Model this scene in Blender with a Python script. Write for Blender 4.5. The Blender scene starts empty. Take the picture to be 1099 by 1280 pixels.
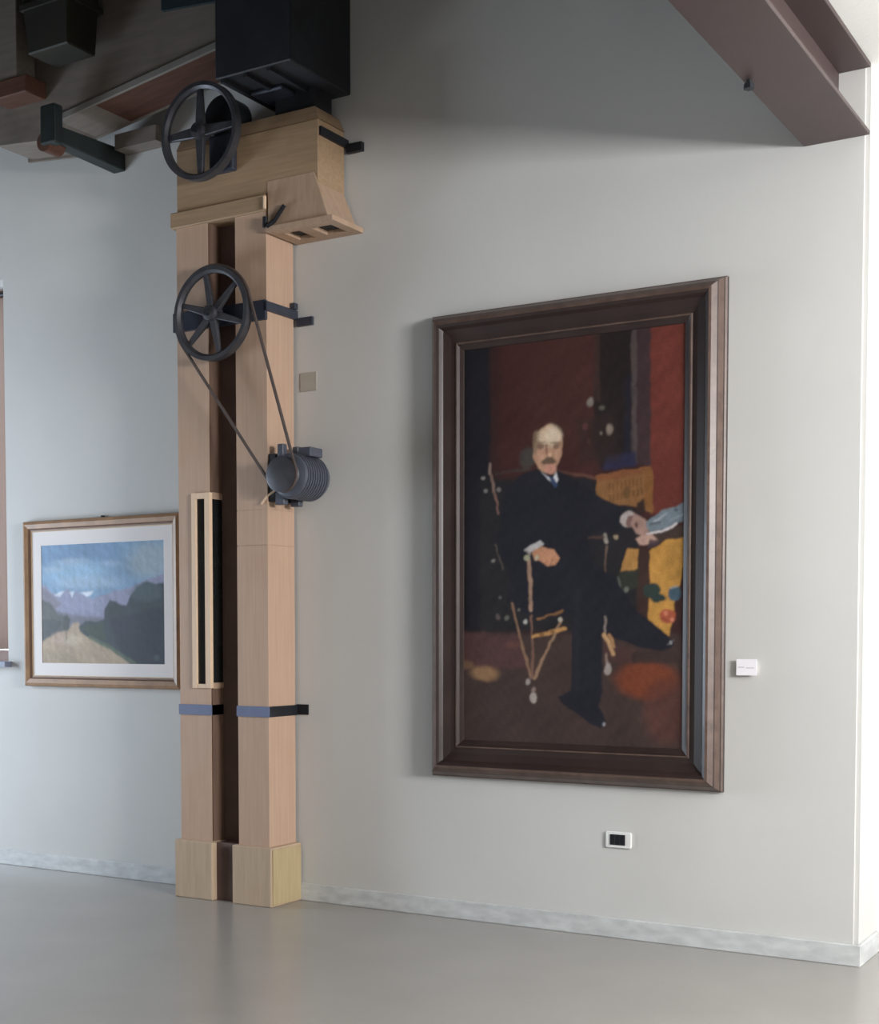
import bpy, bmesh, math, random
import numpy as np
from mathutils import Matrix, Vector

random.seed(7)
rng = np.random.default_rng(11)
scene = bpy.context.scene
COL = scene.collection

# ------------------------------------------------------------------ camera
# world: X along the gallery wall (right), Y into the wall (wall face at Y=0), Z up
YAW, PITCH, ROLL = math.radians(31.94), math.radians(2.737), math.radians(-0.09)
FPX, CX, CY = 1745.0, 483.0, 878.0
cam_d = bpy.data.cameras.new('camera')
cam = bpy.data.objects.new('camera', cam_d)
COL.objects.link(cam)
fw = Vector((-math.sin(YAW), math.cos(YAW), 0))
rt = Vector((math.cos(YAW), math.sin(YAW), 0))
up = Vector((0, 0, 1))
f2 = fw * math.cos(PITCH) - up * math.sin(PITCH)
u2 = up * math.cos(PITCH) + fw * math.sin(PITCH)
r3 = rt * math.cos(ROLL) + u2 * math.sin(ROLL)
u3 = u2 * math.cos(ROLL) - rt * math.sin(ROLL)
m = Matrix((r3, u3, -f2)).transposed().to_4x4()
m.translation = Vector((0, -6.44, 1.5))
cam.matrix_world = m
cam_d.sensor_fit = 'HORIZONTAL'
cam_d.sensor_width = 36.0
cam_d.lens = FPX / 1099.0 * 36.0
cam_d.shift_x = (549.5 - CX) / 1099.0
cam_d.shift_y = (CY - 640.0) / 1099.0
cam_d.clip_start = 0.05
scene.camera = cam

# ------------------------------------------------------------------ world, daylight, exposure
w = bpy.data.worlds.new('overcast_sky')
scene.world = w
w.use_nodes = True
bg = w.node_tree.nodes['Background']
bg.inputs[0].default_value = (0.80, 0.90, 1.0, 1)
bg.inputs[1].default_value = 2.5


def window_light(name, loc, size, direction, watts, colour):
    """daylight entering through one of the room's windows"""
    ld = bpy.data.lights.new(name, 'AREA')
    ld.shape = 'RECTANGLE'
    ld.size, ld.size_y = size
    ld.energy = watts
    ld.color = colour
    o = bpy.data.objects.new(name, ld)
    COL.objects.link(o)
    o.location = loc
    o.rotation_euler = Vector(direction).to_track_quat('-Z', 'Z').to_euler()
    return o


ROOM_L, ROOM_R, ROOM_F = -9.5, 3.6, -11.0
window_light('daylight_right_window', (ROOM_R - .02, -3.1, 2.7), (.8, 1.8), (-1, 0, 0), 500, (.995, .995, 1.0))
window_light('daylight_left_window', (ROOM_L + .02, -1.9, 1.6), (2.0, 1.5), (1, 0, 0), 178, (.72, .85, 1.0))

scene.view_settings.view_transform = 'Standard'
scene.view_settings.look = 'None'
scene.view_settings.exposure = 0.0
scene.view_settings.gamma = 1.0
scene.view_settings.use_curve_mapping = False


# ------------------------------------------------------------------ materials
def lin(c):
    c = np.asarray(c, float) / 255.0
    return np.where(c <= .04045, c / 12.92, ((c + .055) / 1.055) ** 2.4)


def material(name, col, rough=.6, metal=0.0, var=.0, scale=8.0, stretch=(1, 1, 1), bump=0.0, bump_scale=60.0,
             col2=None, stain=0.0, stain_col=None, stain_scale=2.0, spec=.5, coord='Object', coat=0.0):
    """procedural material: base colour varied by a stretched noise, optional blotchy stains and fine bump"""
    mt = bpy.data.materials.new(name)
    mt.use_nodes = True
    nt = mt.node_tree
    bs = nt.nodes['Principled BSDF']
    bs.inputs['Roughness'].default_value = rough
    bs.inputs['Metallic'].default_value = metal
    bs.inputs['Specular IOR Level'].default_value = spec
    bs.inputs['Coat Weight'].default_value = coat
    tc = nt.nodes.new('ShaderNodeTexCoord')
    mp = nt.nodes.new('ShaderNodeMapping')
    mp.inputs['Scale'].default_value = stretch
    nt.links.new(tc.outputs[coord], mp.inputs[0])
    base = tuple(lin(col)) + (1,)
    second = tuple(lin(col2)) + (1,) if col2 is not None else tuple(np.clip(lin(col) * (1 - var), 0, 1)) + (1,)
    nz = nt.nodes.new('ShaderNodeTexNoise')
    nz.inputs['Scale'].default_value = scale
    nz.inputs['Detail'].default_value = 5
    nt.links.new(mp.outputs[0], nz.inputs[0])
    rp = nt.nodes.new('ShaderNodeValToRGB')
    rp.color_ramp.elements[0].position = .32
    rp.color_ramp.elements[1].position = .68
    rp.color_ramp.elements[0].color = second
    rp.color_ramp.elements[1].color = base
    nt.links.new(nz.outputs[0], rp.inputs[0])
    out = rp.outputs[0]
    if stain > 0:
        n2 = nt.nodes.new('ShaderNodeTexNoise')
        n2.inputs['Scale'].default_value = stain_scale
        n2.inputs['Detail'].default_value = 6
        n2.inputs['Roughness'].default_value = .65
        nt.links.new(tc.outputs[coord], n2.inputs[0])
        r2 = nt.nodes.new('ShaderNodeValToRGB')
        r2.color_ramp.elements[0].position = .52
        r2.color_ramp.elements[1].position = .72
        r2.color_ramp.elements[0].color = (0, 0, 0, 1)
        r2.color_ramp.elements[1].color = (stain, stain, stain, 1)
        nt.links.new(n2.outputs[0], r2.inputs[0])
        mx = nt.nodes.new('ShaderNodeMix')
        mx.data_type = 'RGBA'
        nt.links.new(r2.outputs[0], mx.inputs[0])
        nt.links.new(out, mx.inputs[6])
        mx.inputs[7].default_value = tuple(lin(stain_col)) + (1,)
        out = mx.outputs[2]
    nt.links.new(out, bs.inputs['Base Color'])
    if bump > 0:
        n3 = nt.nodes.new('ShaderNodeTexNoise')
        n3.inputs['Scale'].default_value = bump_scale
        n3.inputs['Detail'].default_value = 4
        nt.links.new(mp.outputs[0], n3.inputs[0])
        bp = nt.nodes.new('ShaderNodeBump')
        bp.inputs['Strength'].default_value = bump
        bp.inputs['Distance'].default_value = .01
        nt.links.new(n3.outputs[0], bp.inputs['Height'])
        nt.links.new(bp.outputs[0], bs.inputs['Normal'])
    return mt


M = {
    'plaster': material('plaster', (208, 207, 204), .85, var=.05, scale=1.3, bump=.04, bump_scale=90, stain=.12, stain_col=(197, 191, 183), stain_scale=1.1),
    'plaster_white': material('plaster_white', (246, 246, 243), .85, var=.04, scale=1.5, bump=.1, bump_scale=60),
    'plaster_side': material('plaster_side', (196, 194, 190), .85, var=.05, scale=1.3, bump=.1, bump_scale=60),
    'floor': material('floor_resin', (160, 156, 151), .24, var=.07, scale=1.6, bump=.03, bump_scale=20, stain=.18, stain_col=(152, 145, 138), stain_scale=3.0, spec=.5),
    'marble': material('grey_marble', (214, 216, 216), .35, var=.22, scale=9, stretch=(1, 1, 3), stain=.35, stain_col=(168, 172, 176), stain_scale=7),
    'ceiling_wood': material('dark_ceiling_boards', (40, 35, 30), .8, var=.4, scale=5, stretch=(.4, 6, 1)),
    'primer': material('maroon_primer_steel', (76, 62, 61), .5, var=.1, scale=6, stain=.2, stain_col=(92, 72, 71), stain_scale=5),
    'pine': material('pale_pine', (192, 161, 138), .6, var=.1, scale=7, stretch=(9, 9, .35), bump=.1, bump_scale=20, stain=.35, stain_col=(184, 142, 116), stain_scale=3.0),
    'pine_head': material('varnished_pine', (168, 140, 110), .55, var=.2, scale=7, stretch=(.5, 6, 9), bump=.1, bump_scale=18, stain=.4, stain_col=(144, 110, 74), stain_scale=3.4),
    'pine_spout': material('planed_pine', (184, 156, 132), .6, var=.15, scale=7, stretch=(6, 6, 1), stain=.3, stain_col=(170, 132, 100), stain_scale=4),
    'pine_boot': material('weathered_pine', (192, 168, 142), .65, var=.14, scale=7, stretch=(8, 8, .5), bump=.1, stain=.3, stain_col=(176, 150, 116), stain_scale=6),
    'pine_light': material('fresh_cut_pine', (232, 202, 172), .55, var=.08, scale=9, stretch=(8, 8, .6)),
    'navy_steel': material('blue_grey_steel', (66, 70, 84), .45, metal=.3, var=.25, scale=10),
    'black_steel': material('blackened_steel', (40, 42, 48), .5, metal=.3, var=.3, scale=10),
    'blue_strap': material('blue_painted_strap', (108, 118, 150), .5, var=.15, scale=12),
    'cast_iron': material('cast_iron', (84, 84, 90), .42, metal=.45, var=.3, scale=14, stain=.3, stain_col=(70, 60, 54), stain_scale=12),
    'rubber': material('worn_rubber_belt', (84, 72, 68), .7, var=.15, scale=20),
    'motor_grey': material('grey_enamel', (86, 90, 102), .42, metal=.1, var=.2, scale=16, stain=.35, stain_col=(54, 54, 58), stain_scale=14),
    'dark_glass': material('dark_pane', (34, 36, 36), .12, var=.3, scale=5, spec=.3),
    'gap_dark': material('gap_board_and_shade', (106, 84, 77), .8, var=.3, scale=5),
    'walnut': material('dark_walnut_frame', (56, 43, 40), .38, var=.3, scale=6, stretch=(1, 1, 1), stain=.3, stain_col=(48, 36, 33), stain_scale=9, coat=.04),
    'walnut_lit': material('walnut_lit_bead', (106, 86, 77), .4, var=.35, scale=12, stain=.5, stain_col=(58, 44, 39), stain_scale=18),  # lighter walnut: light on the raised mouldings put into the colour
    'gilt': material('gilded_wood', (168, 130, 96), .45, var=.3, scale=12, stain=.3, stain_col=(120, 84, 58), stain_scale=14),
    'gilt_pale': material('pale_gilded_slip', (206, 178, 146), .45, var=.2, scale=14),
    'brown_frame': material('brown_stained_frame', (118, 86, 66), .5, var=.25, scale=10),
    'mat_white': material('white_passepartout', (236, 230, 228), .9, var=.02, scale=5),
    'white_plastic': material('white_plastic', (238, 238, 236), .35, var=.01),
    'black_plastic': material('black_plastic', (26, 28, 34), .35, var=.1),
    'paper': material('label_paper', (248, 246, 252), .7, var=.01),
    'print': material('faint_print', (206, 204, 212), .8, var=.05),
    'chute': material('grey_weathered_timber', (130, 120, 110), .75, var=.2, scale=6, stretch=(.6, 5, 5), stain=.35, stain_col=(92, 80, 72), stain_scale=3),
    'rust_board': material('rust_brown_board', (96, 60, 44), .75, var=.35, scale=6, stretch=(.6, 6, 6)),
    'black_box': material('black_sheet_and_shade', (38, 40, 46), .6, var=.4, scale=4, stain=.4, stain_col=(58, 66, 72), stain_scale=3),
    'olive_box': material('olive_black_sheet', (40, 38, 26), .7, var=.5, scale=4),
    'green_iron': material('green_black_iron', (46, 54, 54), .5, metal=.2, var=.3, scale=9),
    'blue_tarp': material('petrol_blue_sheet', (34, 50, 56), .6, var=.3, scale=6),
    'junction': material('plaster_grey_cover', (176, 171, 162), .8, var=.1, scale=12),
    'curtain': material('brown_curtain', (158, 130, 120), .9, var=.15, scale=10, stretch=(8, 8, .5)),
    'batten': material('grey_batten', (136, 132, 126), .7, var=.15, scale=6),
    'brown_side_plank': material('brown_side_plank', (112, 88, 74), .7, var=.25, scale=7, stretch=(8, 8, .4)),
    'yellow_panel': material('yellowed_panel', (186, 166, 128), .6, var=.12, scale=7, stretch=(8, 8, .6)),
    'sill': material('blue_grey_sill', (116, 122, 142), .5, var=.15, scale=8),
    'window_wood': material('reddish_window_wood', (150, 110, 92), .5, var=.2, scale=8, stretch=(6, 6, .6)),
}


def glass_material():
    mt = bpy.data.materials.new('window_glass')
    mt.use_nodes = True
    nt = mt.node_tree
    nt.nodes.remove(nt.nodes['Principled BSDF'])
    tr = nt.nodes.new('ShaderNodeBsdfTransparent')
    gl = nt.nodes.new('ShaderNodeBsdfGlossy')
    gl.inputs['Roughness'].default_value = .02
    mx = nt.nodes.new('ShaderNodeMixShader')
    mx.inputs[0].default_value = .08
    nt.links.new(tr.outputs[0], mx.inputs[1])
    nt.links.new(gl.outputs[0], mx.inputs[2])
    nt.links.new(mx.outputs[0], nt.nodes['Material Output'].inputs[0])
    return mt


M['glass'] = glass_material()


def curtain_material():
    mt = M['curtain']
    nt = mt.node_tree
    bs = nt.nodes['Principled BSDF']
    tr = nt.nodes.new('ShaderNodeBsdfTranslucent')
    tr.inputs[0].default_value = (.50, .38, .33, 1)
    mx = nt.nodes.new('ShaderNodeMixShader')
    mx.inputs[0].default_value = .5
    nt.links.new(bs.outputs[0], mx.inputs[1])
    nt.links.new(tr.outputs[0], mx.inputs[2])
    nt.links.new(mx.outputs[0], nt.nodes['Material Output'].inputs[0])


curtain_material()


def canvas_material(name, rough):
    """oil paint on canvas: pigment laid down per vertex, woven relief"""
    mt = bpy.data.materials.new(name)
    mt.use_nodes = True
    nt = mt.node_tree
    bs = nt.nodes['Principled BSDF']
    bs.inputs['Roughness'].default_value = rough
    bs.inputs['Specular IOR Level'].default_value = .25
    at = nt.nodes.new('ShaderNodeVertexColor')
    at.layer_name = 'pigment'
    nt.links.new(at.outputs[0], bs.inputs['Base Color'])
    return mt


# ------------------------------------------------------------------ helpers
def finish(name, bm, mat, parent=None, loc=(0, 0, 0), smooth=False, bevel=0.0, seg=2):
    me = bpy.data.meshes.new(name)
    if bevel > 0:
        bmesh.ops.bevel(bm, geom=[e for e in bm.edges], offset=bevel, segments=seg, affect='EDGES', profile=.5, clamp_overlap=True)
    bmesh.ops.recalc_face_normals(bm, faces=bm.faces[:])
    bm.to_mesh(me)
    bm.free()
    if isinstance(mat, (list, tuple)):
        for x in mat:
            me.materials.append(x)
    else:
        me.materials.append(mat)
    if smooth:
        for p in me.polygons:
            p.use_smooth = True
        try:
            me.set_sharp_from_angle(angle=math.radians(35))
        except Exception:
            pass
    o = bpy.data.objects.new(name, me)
    COL.objects.link(o)
    o.location = loc
    if parent is not None:
        o.parent = parent
    return o


def box(bm, x0, x1, y0, y1, z0, z1):
    v = [bm.verts.new(p) for p in ((x0, y0, z0), (x1, y0, z0), (x1, y1, z0), (x0, y1, z0),
                                   (x0, y0, z1), (x1, y0, z1), (x1, y1, z1), (x0, y1, z1))]
    for f in ((0, 3, 2, 1), (4, 5, 6, 7), (0, 1, 5, 4), (1, 2, 6, 5), (2, 3, 7, 6), (3, 0, 4, 7)):
        bm.faces.new([v[i] for i in f])


def hexa(bm, bottom, top):
    """box-like solid from four bottom and four top corners"""
    v = [bm.verts.new(p) for p in list(bottom) + list(top)]
    for f in ((0, 3, 2, 1), (4, 5, 6, 7), (0, 1, 5, 4), (1, 2, 6, 5), (2, 3, 7, 6), (3, 0, 4, 7)):
        bm.faces.new([v[i] for i in f])


def prism_xz(bm, pts, y0, y1):
    """polygon in the X-Z plane extruded along Y"""
    a = [bm.verts.new((x, y0, z)) for x, z in pts]
    b = [bm.verts.new((x, y1, z)) for x, z in pts]
    n = len(pts)
    bm.faces.new(a)
    bm.faces.new(b[::-1])
    for i in range(n):
        j = (i + 1) % n
        bm.faces.new((a[i], b[i], b[j], a[j]))


def lathe_y(bm, cx, cz, prof, seg=40):
    """closed solid of revolution about an axis along Y; prof = [(y, r), ...]"""
    rings = []
    for y, r in prof:
        if r <= 1e-6:
            rings.append([bm.verts.new((cx, y, cz))])
        else:
            rings.append([bm.verts.new((cx + r * math.cos(2 * math.pi * i / seg), y, cz + r * math.sin(2 * math.pi * i / seg))) for i in range(seg)])
    for a, b in zip(rings[:-1], rings[1:]):
        for i in range(seg):
            j = (i + 1) % seg
            if len(a) == 1 and len(b) == 1:
                continue
            if len(a) == 1:
                bm.faces.new((a[0], b[i], b[j]))
            elif len(b) == 1:
                bm.faces.new((a[i], b[0], a[j]))
            else:
                bm.faces.new((a[i], b[i], b[j], a[j]))


def ring_y(bm, cx, cz, section, seg=56):
    """ring about an axis along Y; section = closed list of (y, r)"""
    rings = []
    for i in range(seg):
        a = 2 * math.pi * i / seg
        rings.append([bm.verts.new((cx + r * math.cos(a), y, cz + r * math.sin(a))) for y, r in section])
    k = len(section)
    for i in range(seg):
        A, B = rings[i], rings[(i + 1) % seg]
        for s in range(k):
            t = (s + 1) % k
            bm.faces.new((A[s], A[t], B[t], B[s]))


def rod(bm, p, q, r, seg=8):
    p, q = Vector(p), Vector(q)
    d = (q - p)
    mt = d.to_track_quat('Z', 'Y').to_matrix().to_4x4()
    mt.translation = (p + q) / 2
    bmesh.ops.create_cone(bm, cap_ends=True, segments=seg, radius1=r, radius2=r, depth=d.length, matrix=mt)


def tag(o, label, cat, group=None, kind=None):
    o['label'] = label
    o['category'] = cat
    if group:
        o['group'] = group
    if kind:
        o['kind'] = kind
    return o


def empty(name, loc):
    o = bpy.data.objects.new(name, None)
    COL.objects.link(o)
    o.location = loc
    o.empty_display_size = .1
    return o


def part(name, bm, mat, root, **k):
    """part of a thing: geometry given in world coordinates, stored relative to the parent's base"""
    base = Vector((0, 0, 0))
    r = root
    while r is not None:
        base += r.location
        r = r.parent
    bmesh.ops.translate(bm, verts=bm.verts[:], vec=-base)
    return finish(name, bm, mat, parent=root, **k)


def wall_with_opening(bm, axis, pos, thick, a0, a1, z0, z1, holes):
    """slab wall in boxes around rectangular holes (lo, hi, sill, head)"""
    def slab(lo, hi, zl, zh):
        if hi - lo < 1e-4 or zh - zl < 1e-4:
            return
        if axis == 'x':
            box(bm, lo, hi, min(pos, pos + thick), max(pos, pos + thick), zl, zh)
        else:
            box(bm, min(pos, pos + thick), max(pos, pos + thick), lo, hi, zl, zh)
    cur = a0
    for lo, hi, s, h in sorted(holes):
        slab(cur, lo, z0, z1)
        slab(lo, hi, z0, s)
        slab(lo, hi, h, z1)
        cur = hi
    slab(cur, a1, z0, z1)


# ------------------------------------------------------------------ room shell
TOP = 5.7          # high ceiling over the elevator bay
LOW = 4.012        # underside of the low ceiling carried by the steel beam
COR = -1.503       # end of the gallery wall
REC = 0.37         # depth of the recess to the right of the wall end

bm = bmesh.new()
box(bm, ROOM_L - .3, ROOM_R + .3, ROOM_F - .3, REC + .3, -.2, 0)
tag(finish('floor', bm, M['floor']), 'smooth pale grey resin floor', 'floor', kind='structure')

W1 = (-8.35, -6.925, 1.30, 3.80)
bm = bmesh.new()
wall_with_opening(bm, 'x', 0, REC, ROOM_L, -5.0, 0, TOP, [W1])
tag(finish('wall_back', bm, M['plaster']), 'pale plaster wall with the small landscape, left of the grain elevator', 'wall', kind='structure')
bm = bmesh.new()
box(bm, -5.0, COR, 0, REC, 0, TOP)
ed = [e for e in bm.edges if all(abs(v.co.x - COR) < 1e-4 and abs(v.co.y) < 1e-4 for v in e.verts)]
bmesh.ops.bevel(bm, geom=ed, offset=.02, segments=6, affect='EDGES')
tag(finish('wall_gallery', bm, M['plaster'], smooth=True), 'pale plaster wall behind the large portrait', 'wall', kind='structure')
bm = bmesh.new()
box(bm, COR - .2, ROOM_R + .3, REC, REC + .3, 0, TOP)
tag(finish('wall_recess', bm, M['plaster_white']), 'set-back white wall right of the wall end', 'wall', kind='structure')
WR = (-3.5, -2.7, 1.8, 3.6)
bm = bmesh.new()
wall_with_opening(bm, 'y', ROOM_R, .3, ROOM_F, REC + .3, 0, TOP, [WR])
tag(finish('wall_right', bm, M['plaster_side']), 'white side wall with a tall window', 'wall', kind='structure')
WL = (-2.9, -.9, .85, 2.35)
bm = bmesh.new()
wall_with_opening(bm, 'y', ROOM_L, -.3, ROOM_F, REC + .3, 0, TOP, [WL])
tag(finish('wall_left', bm, M['plaster_side']), 'white side wall with a wide window', 'wall', kind='structure')
bm = bmesh.new()
box(bm, ROOM_L, ROOM_R, ROOM_F - .3, ROOM_F, 0, TOP)
tag(finish('wall_front', bm, M['plaster_side']), 'white wall opposite the paintings', 'wall', kind='structure')
bm = bmesh.new()
box(bm, ROOM_L, ROOM_R, ROOM_F, REC, TOP, TOP + .2)
tag(finish('ceiling', bm, M['ceiling_wood']), 'dark boarded ceiling high over the elevator', 'ceiling', kind='structure')
bm = bmesh.new()
box(bm, -1.79, ROOM_R, ROOM_F, REC, LOW, LOW + .35)
tag(finish('ceiling_low', bm, M['plaster_white']), 'low white ceiling carried by the maroon steel beam', 'ceiling', kind='structure')

bm = bmesh.new()
box(bm, ROOM_L, COR + .018, -.018, 0, 0, .098)
box(bm, COR, COR + .018, 0, REC, 0, .098)
tag(finish('baseboard_back', bm, M['marble'], bevel=.003, seg=1), 'grey marble baseboard along the gallery wall', 'baseboard', kind='structure')
bm = bmesh.new()
box(bm, COR + .018, ROOM_R, REC - .018, REC, 0, .098)
tag(finish('baseboard_recess', bm, M['marble'], bevel=.003, seg=1), 'grey marble baseboard of the set-back wall', 'baseboard', kind='structure')


# unseen dark boards around the elevator bay, added to keep light off its upper wall
OPEN = -2.6
bm = bmesh.new()
box(bm, ROOM_L, -1.79, ROOM_F, OPEN, LOW, LOW + .35)
box(bm, ROOM_L, -1.66, OPEN - .13, OPEN, LOW + .35, TOP)
box(bm, -1.79, -1.66, OPEN, 0, LOW + .35, TOP)
tag(finish('ceiling_light_block', bm, M['ceiling_wood']), 'unseen dark boards added around the elevator opening to keep light off the upper wall', 'ceiling', kind='structure')

# windows: frame, panes, sill
def window(name, axis, lo, hi, s, h, plane, inward, label, mullions=1, rails=1):
    root = empty(name, ((lo + hi) / 2, plane, s) if axis == 'x' else (plane, (lo + hi) / 2, s))
    tag(root, label, 'window', kind='structure')

    def bar(bmm, a0, a1, z0, z1, d0, d1):
        p0, p1 = sorted((plane + d0, plane + d1))
        if axis == 'x':
            box(bmm, a0, a1, p0, p1, z0, z1)
        else:
            box(bmm, p0, p1, a0, a1, z0, z1)
    fwid = .07
    bmm = bmesh.new()
    bar(bmm, lo, lo + fwid, s, h, -.03, .03)
    bar(bmm, hi - fwid, hi, s, h, -.03, .03)
    bar(bmm, lo + fwid, hi - fwid, s, s + fwid, -.03, .03)
    bar(bmm, lo + fwid, hi - fwid, h - fwid, h, -.03, .03)
    part('window_frame', bmm, M['window_wood'], root)
    n, r = mullions + 1, rails + 1
    dw = (hi - lo - 2 * fwid) / n
    dh = (h - s - 2 * fwid) / r
    for i in range(1, n):
        bmm = bmesh.new()
        bar(bmm, lo + fwid + i * dw - .025, lo + fwid + i * dw + .025, s + fwid, h - fwid, -.02, .02)
        part('mullion', bmm, M['window_wood'], root)
    for i in range(n):
        for j in range(r):
            bmm = bmesh.new()
            bar(bmm, lo + fwid + i * dw, lo + fwid + (i + 1) * dw, s + fwid + j * dh, s + fwid + (j + 1) * dh, -.002, .002)
            part('pane', bmm, M['glass'], root)
    bmm = bmesh.new()
    bar(bmm, lo, hi + (.03 if axis == 'x' and inward < 0 and plane > 0 else 0), s - .035, s, .02 * -inward, inward * (.30 if plane > 0 and axis == 'x' else .2))
    part('window_sill', bmm, M['sill'], root)
    return root


window('window_1', 'x', W1[0], W1[1], W1[2] + .035, W1[3], .24, -1, 'window with reddish wooden frame and blue grey sill at the left edge')
window('window_2', 'y', WR[0], WR[1], WR[2], WR[3], ROOM_R + .2, -1, 'tall window in the right side wall')
window('window_3', 'y', WL[0], WL[1], WL[2], WL[3], ROOM_L - .2, 1, 'wide window in the left side wall')

bm = bmesh.new()
ncol = 30
top = []
for k in range(ncol + 1):
    x = -7.55 + .61 * k / ncol
    y = .10 + .022 * math.sin(k * 1.35)
    top.append((x, y))
va = [[bm.verts.new((x, y, z)) for (x, y) in top] for z in (1.415, 3.72)]
for k in range(ncol):
    bm.faces.new((va[0][k], va[0][k + 1], va[1][k + 1], va[1][k]))
bmesh.ops.translate(bm, verts=bm.verts[:], vec=(7.25, -.1, -1.415))
cu = empty('window_curtain', (-7.25, .1, 1.415))
tag(cu, 'dusty brown curtain hanging in the window at the left edge', 'curtain')
finish('cloth', bm, M['curtain'], parent=cu, smooth=True)
bm = bmesh.new()
rod(bm, (-8.33, .10, 3.74), (-6.93, .10, 3.74), .014, 10)
part('curtain_rod', bm, M['black_steel'], cu)

# ------------------------------------------------------------------ steel beam
root = empty('steel_beam', (-1.645, -.02, 3.70))
tag(root, 'maroon primed steel I-beam running overhead from the wall end', 'beam')
bm = bmesh.new()
box(bm, -1.79, -1.50, -8.0, -.0, 3.70, 3.719)
part('bottom_flange', bm, M['primer'], root, bevel=.003, seg=1)
bm = bmesh.new()
box(bm, -1.652, -1.638, -8.0, 0, 3.719, 3.991)
part('web', bm, M['primer'], root)
bm = bmesh.new()
box(bm, -1.79, -1.50, -8.0, 0, 3.991, 4.011)
part('top_flange', bm, M['primer'], root, bevel=.003, seg=1)
bm = bmesh.new()
lathe_y(bm, 0, 0, [(-.02, 0), (-.02, .022), (0, .022), (0, .012), (.03, .012), (.03, 0)], 6)
bmesh.ops.rotate(bm, verts=bm.verts[:], cent=(0, 0, 0), matrix=Matrix.Rotation(math.pi / 2, 3, 'X'))
bmesh.ops.translate(bm, verts=bm.verts[:], vec=(-1.765, -.88, 3.70 - .015))
part('bolt', bm, M['black_steel'], root)

# ------------------------------------------------------------------ grain elevator
EY0, EY1 = -.27, -.02
el = empty('grain_elevator', (-4.93, -.145, 0))
tag(el, 'tall pale timber grain elevator with twin trunks standing against the wall', 'elevator')


def trunk(x0, x1, hollow=False):
    bmm = bmesh.new()
    if not hollow:
        box(bmm, x0, x1, EY0, EY1, .30, 1.995)
        box(bmm, x0 + .004, x1 - .004, EY0 + .004, EY1, 1.995, 2.0)
        box(bmm, x0, x1, EY0, EY1, 2.0, 2.19)
        box(bmm, x0 + .003, x1 - .003, EY0 + .003, EY1, 2.19, 2.194)
        box(bmm, x0, x1, EY0, EY1, 2.194, 3.80)
    else:
        box(bmm, x0, x1, EY0, EY1, .30, 1.215)
        box(bmm, x0, x1, EY0, EY1, 2.30, 3.80)
        box(bmm, x0, x0 + .105, EY0, EY1, 1.215, 2.30)
        box(bmm, x0 + .105, x1, EY1 - .02, EY1, 1.215, 2.30)
    return part('trunk', bmm, M['pine'], el)


trunk(-4.822, -4.610)
trunk(-5.240, -5.015, True)
for x0, x1 in ((-4.850, -4.580), (-5.268, -4.995)):
    bm = bmesh.new()
    box(bm, x0, x1, -.298, -.012, 0, .33)
    part('boot', bm, M['pine_boot'], el, bevel=.004, seg=1)

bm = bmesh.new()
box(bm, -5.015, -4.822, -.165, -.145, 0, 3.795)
gb = part('gap_board', bm, M['gap_dark'], el)
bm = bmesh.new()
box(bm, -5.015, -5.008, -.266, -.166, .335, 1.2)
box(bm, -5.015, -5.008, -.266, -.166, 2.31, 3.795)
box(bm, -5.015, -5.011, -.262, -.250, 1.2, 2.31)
part('dark_side_plank', bm, M['brown_side_plank'], el)  # thin brown plank added to darken this trunk's inner side
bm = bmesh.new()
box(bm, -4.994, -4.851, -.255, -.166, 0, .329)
part('gap_shade_box', bm, M['gap_dark'], el)  # dark box added to hide the lit boot side, stands in for shade
bm = bmesh.new()
box(bm, -4.579, -4.574, -.285, -.02, .01, .318)
part('boot_panel', bm, M['yellow_panel'], el)
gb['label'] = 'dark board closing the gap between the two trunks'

# inspection window let into the corner of one trunk
iw_bm = bmesh.new()
for (a, b) in ((-5.137, -5.107), (-5.042, -5.006)):
    box(iw_bm, a, b, -.284, -.258, 1.205, 2.305)
box(iw_bm, -5.107, -5.042, -.283, -.26, 2.272, 2.304)
box(iw_bm, -5.107, -5.042, -.281, -.26, 1.205, 1.228)
iw = part('inspection_window', iw_bm, M['pine_light'], el)
iw['label'] = 'narrow glazed inspection window with a pale wooden frame'
bm = bmesh.new()
box(bm, -5.107, -5.042, -.268, -.263, 1.228, 2.272)
part('pane', bm, M['dark_glass'], iw)
bm = bmesh.new()
box(bm, -5.018, -5.010, -.258, -.166, 1.235, 2.27)
part('pane', bm, M['dark_glass'], iw)
for z0, z1 in ((2.27, 2.304), (1.205, 1.235)):
    bm = bmesh.new()
    box(bm, -5.018, -5.006, -.258, -.167, z0, z1)
    part('side_rail', bm, M['pine_spout'], iw)

# head on top of the trunks
bm = bmesh.new()
box(bm, -5.236, -4.265, EY0, EY1, 3.885, 4.225)
part('head', bm, M['pine_head'], el, bevel=.004, seg=1)
bm = bmesh.new()
box(bm, -5.270, -4.603, -.290, EY1, 3.795, 3.883)
part('head_rail', bm, M['pine_head'], el, bevel=.005, seg=1)
bm = bmesh.new()
hexa(bm, ((-5.236, EY0, 4.227), (-4.262, EY0, 4.227), (-4.262, EY1, 4.227), (-5.236, EY1, 4.227)),
     ((-5.21, EY0 + .02, 4.30), (-4.30, EY0 + .02, 4.30), (-4.30, EY1, 4.30), (-5.21, EY1, 4.30)))
part('head_cover', bm, M['pine_head'], el)
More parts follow.
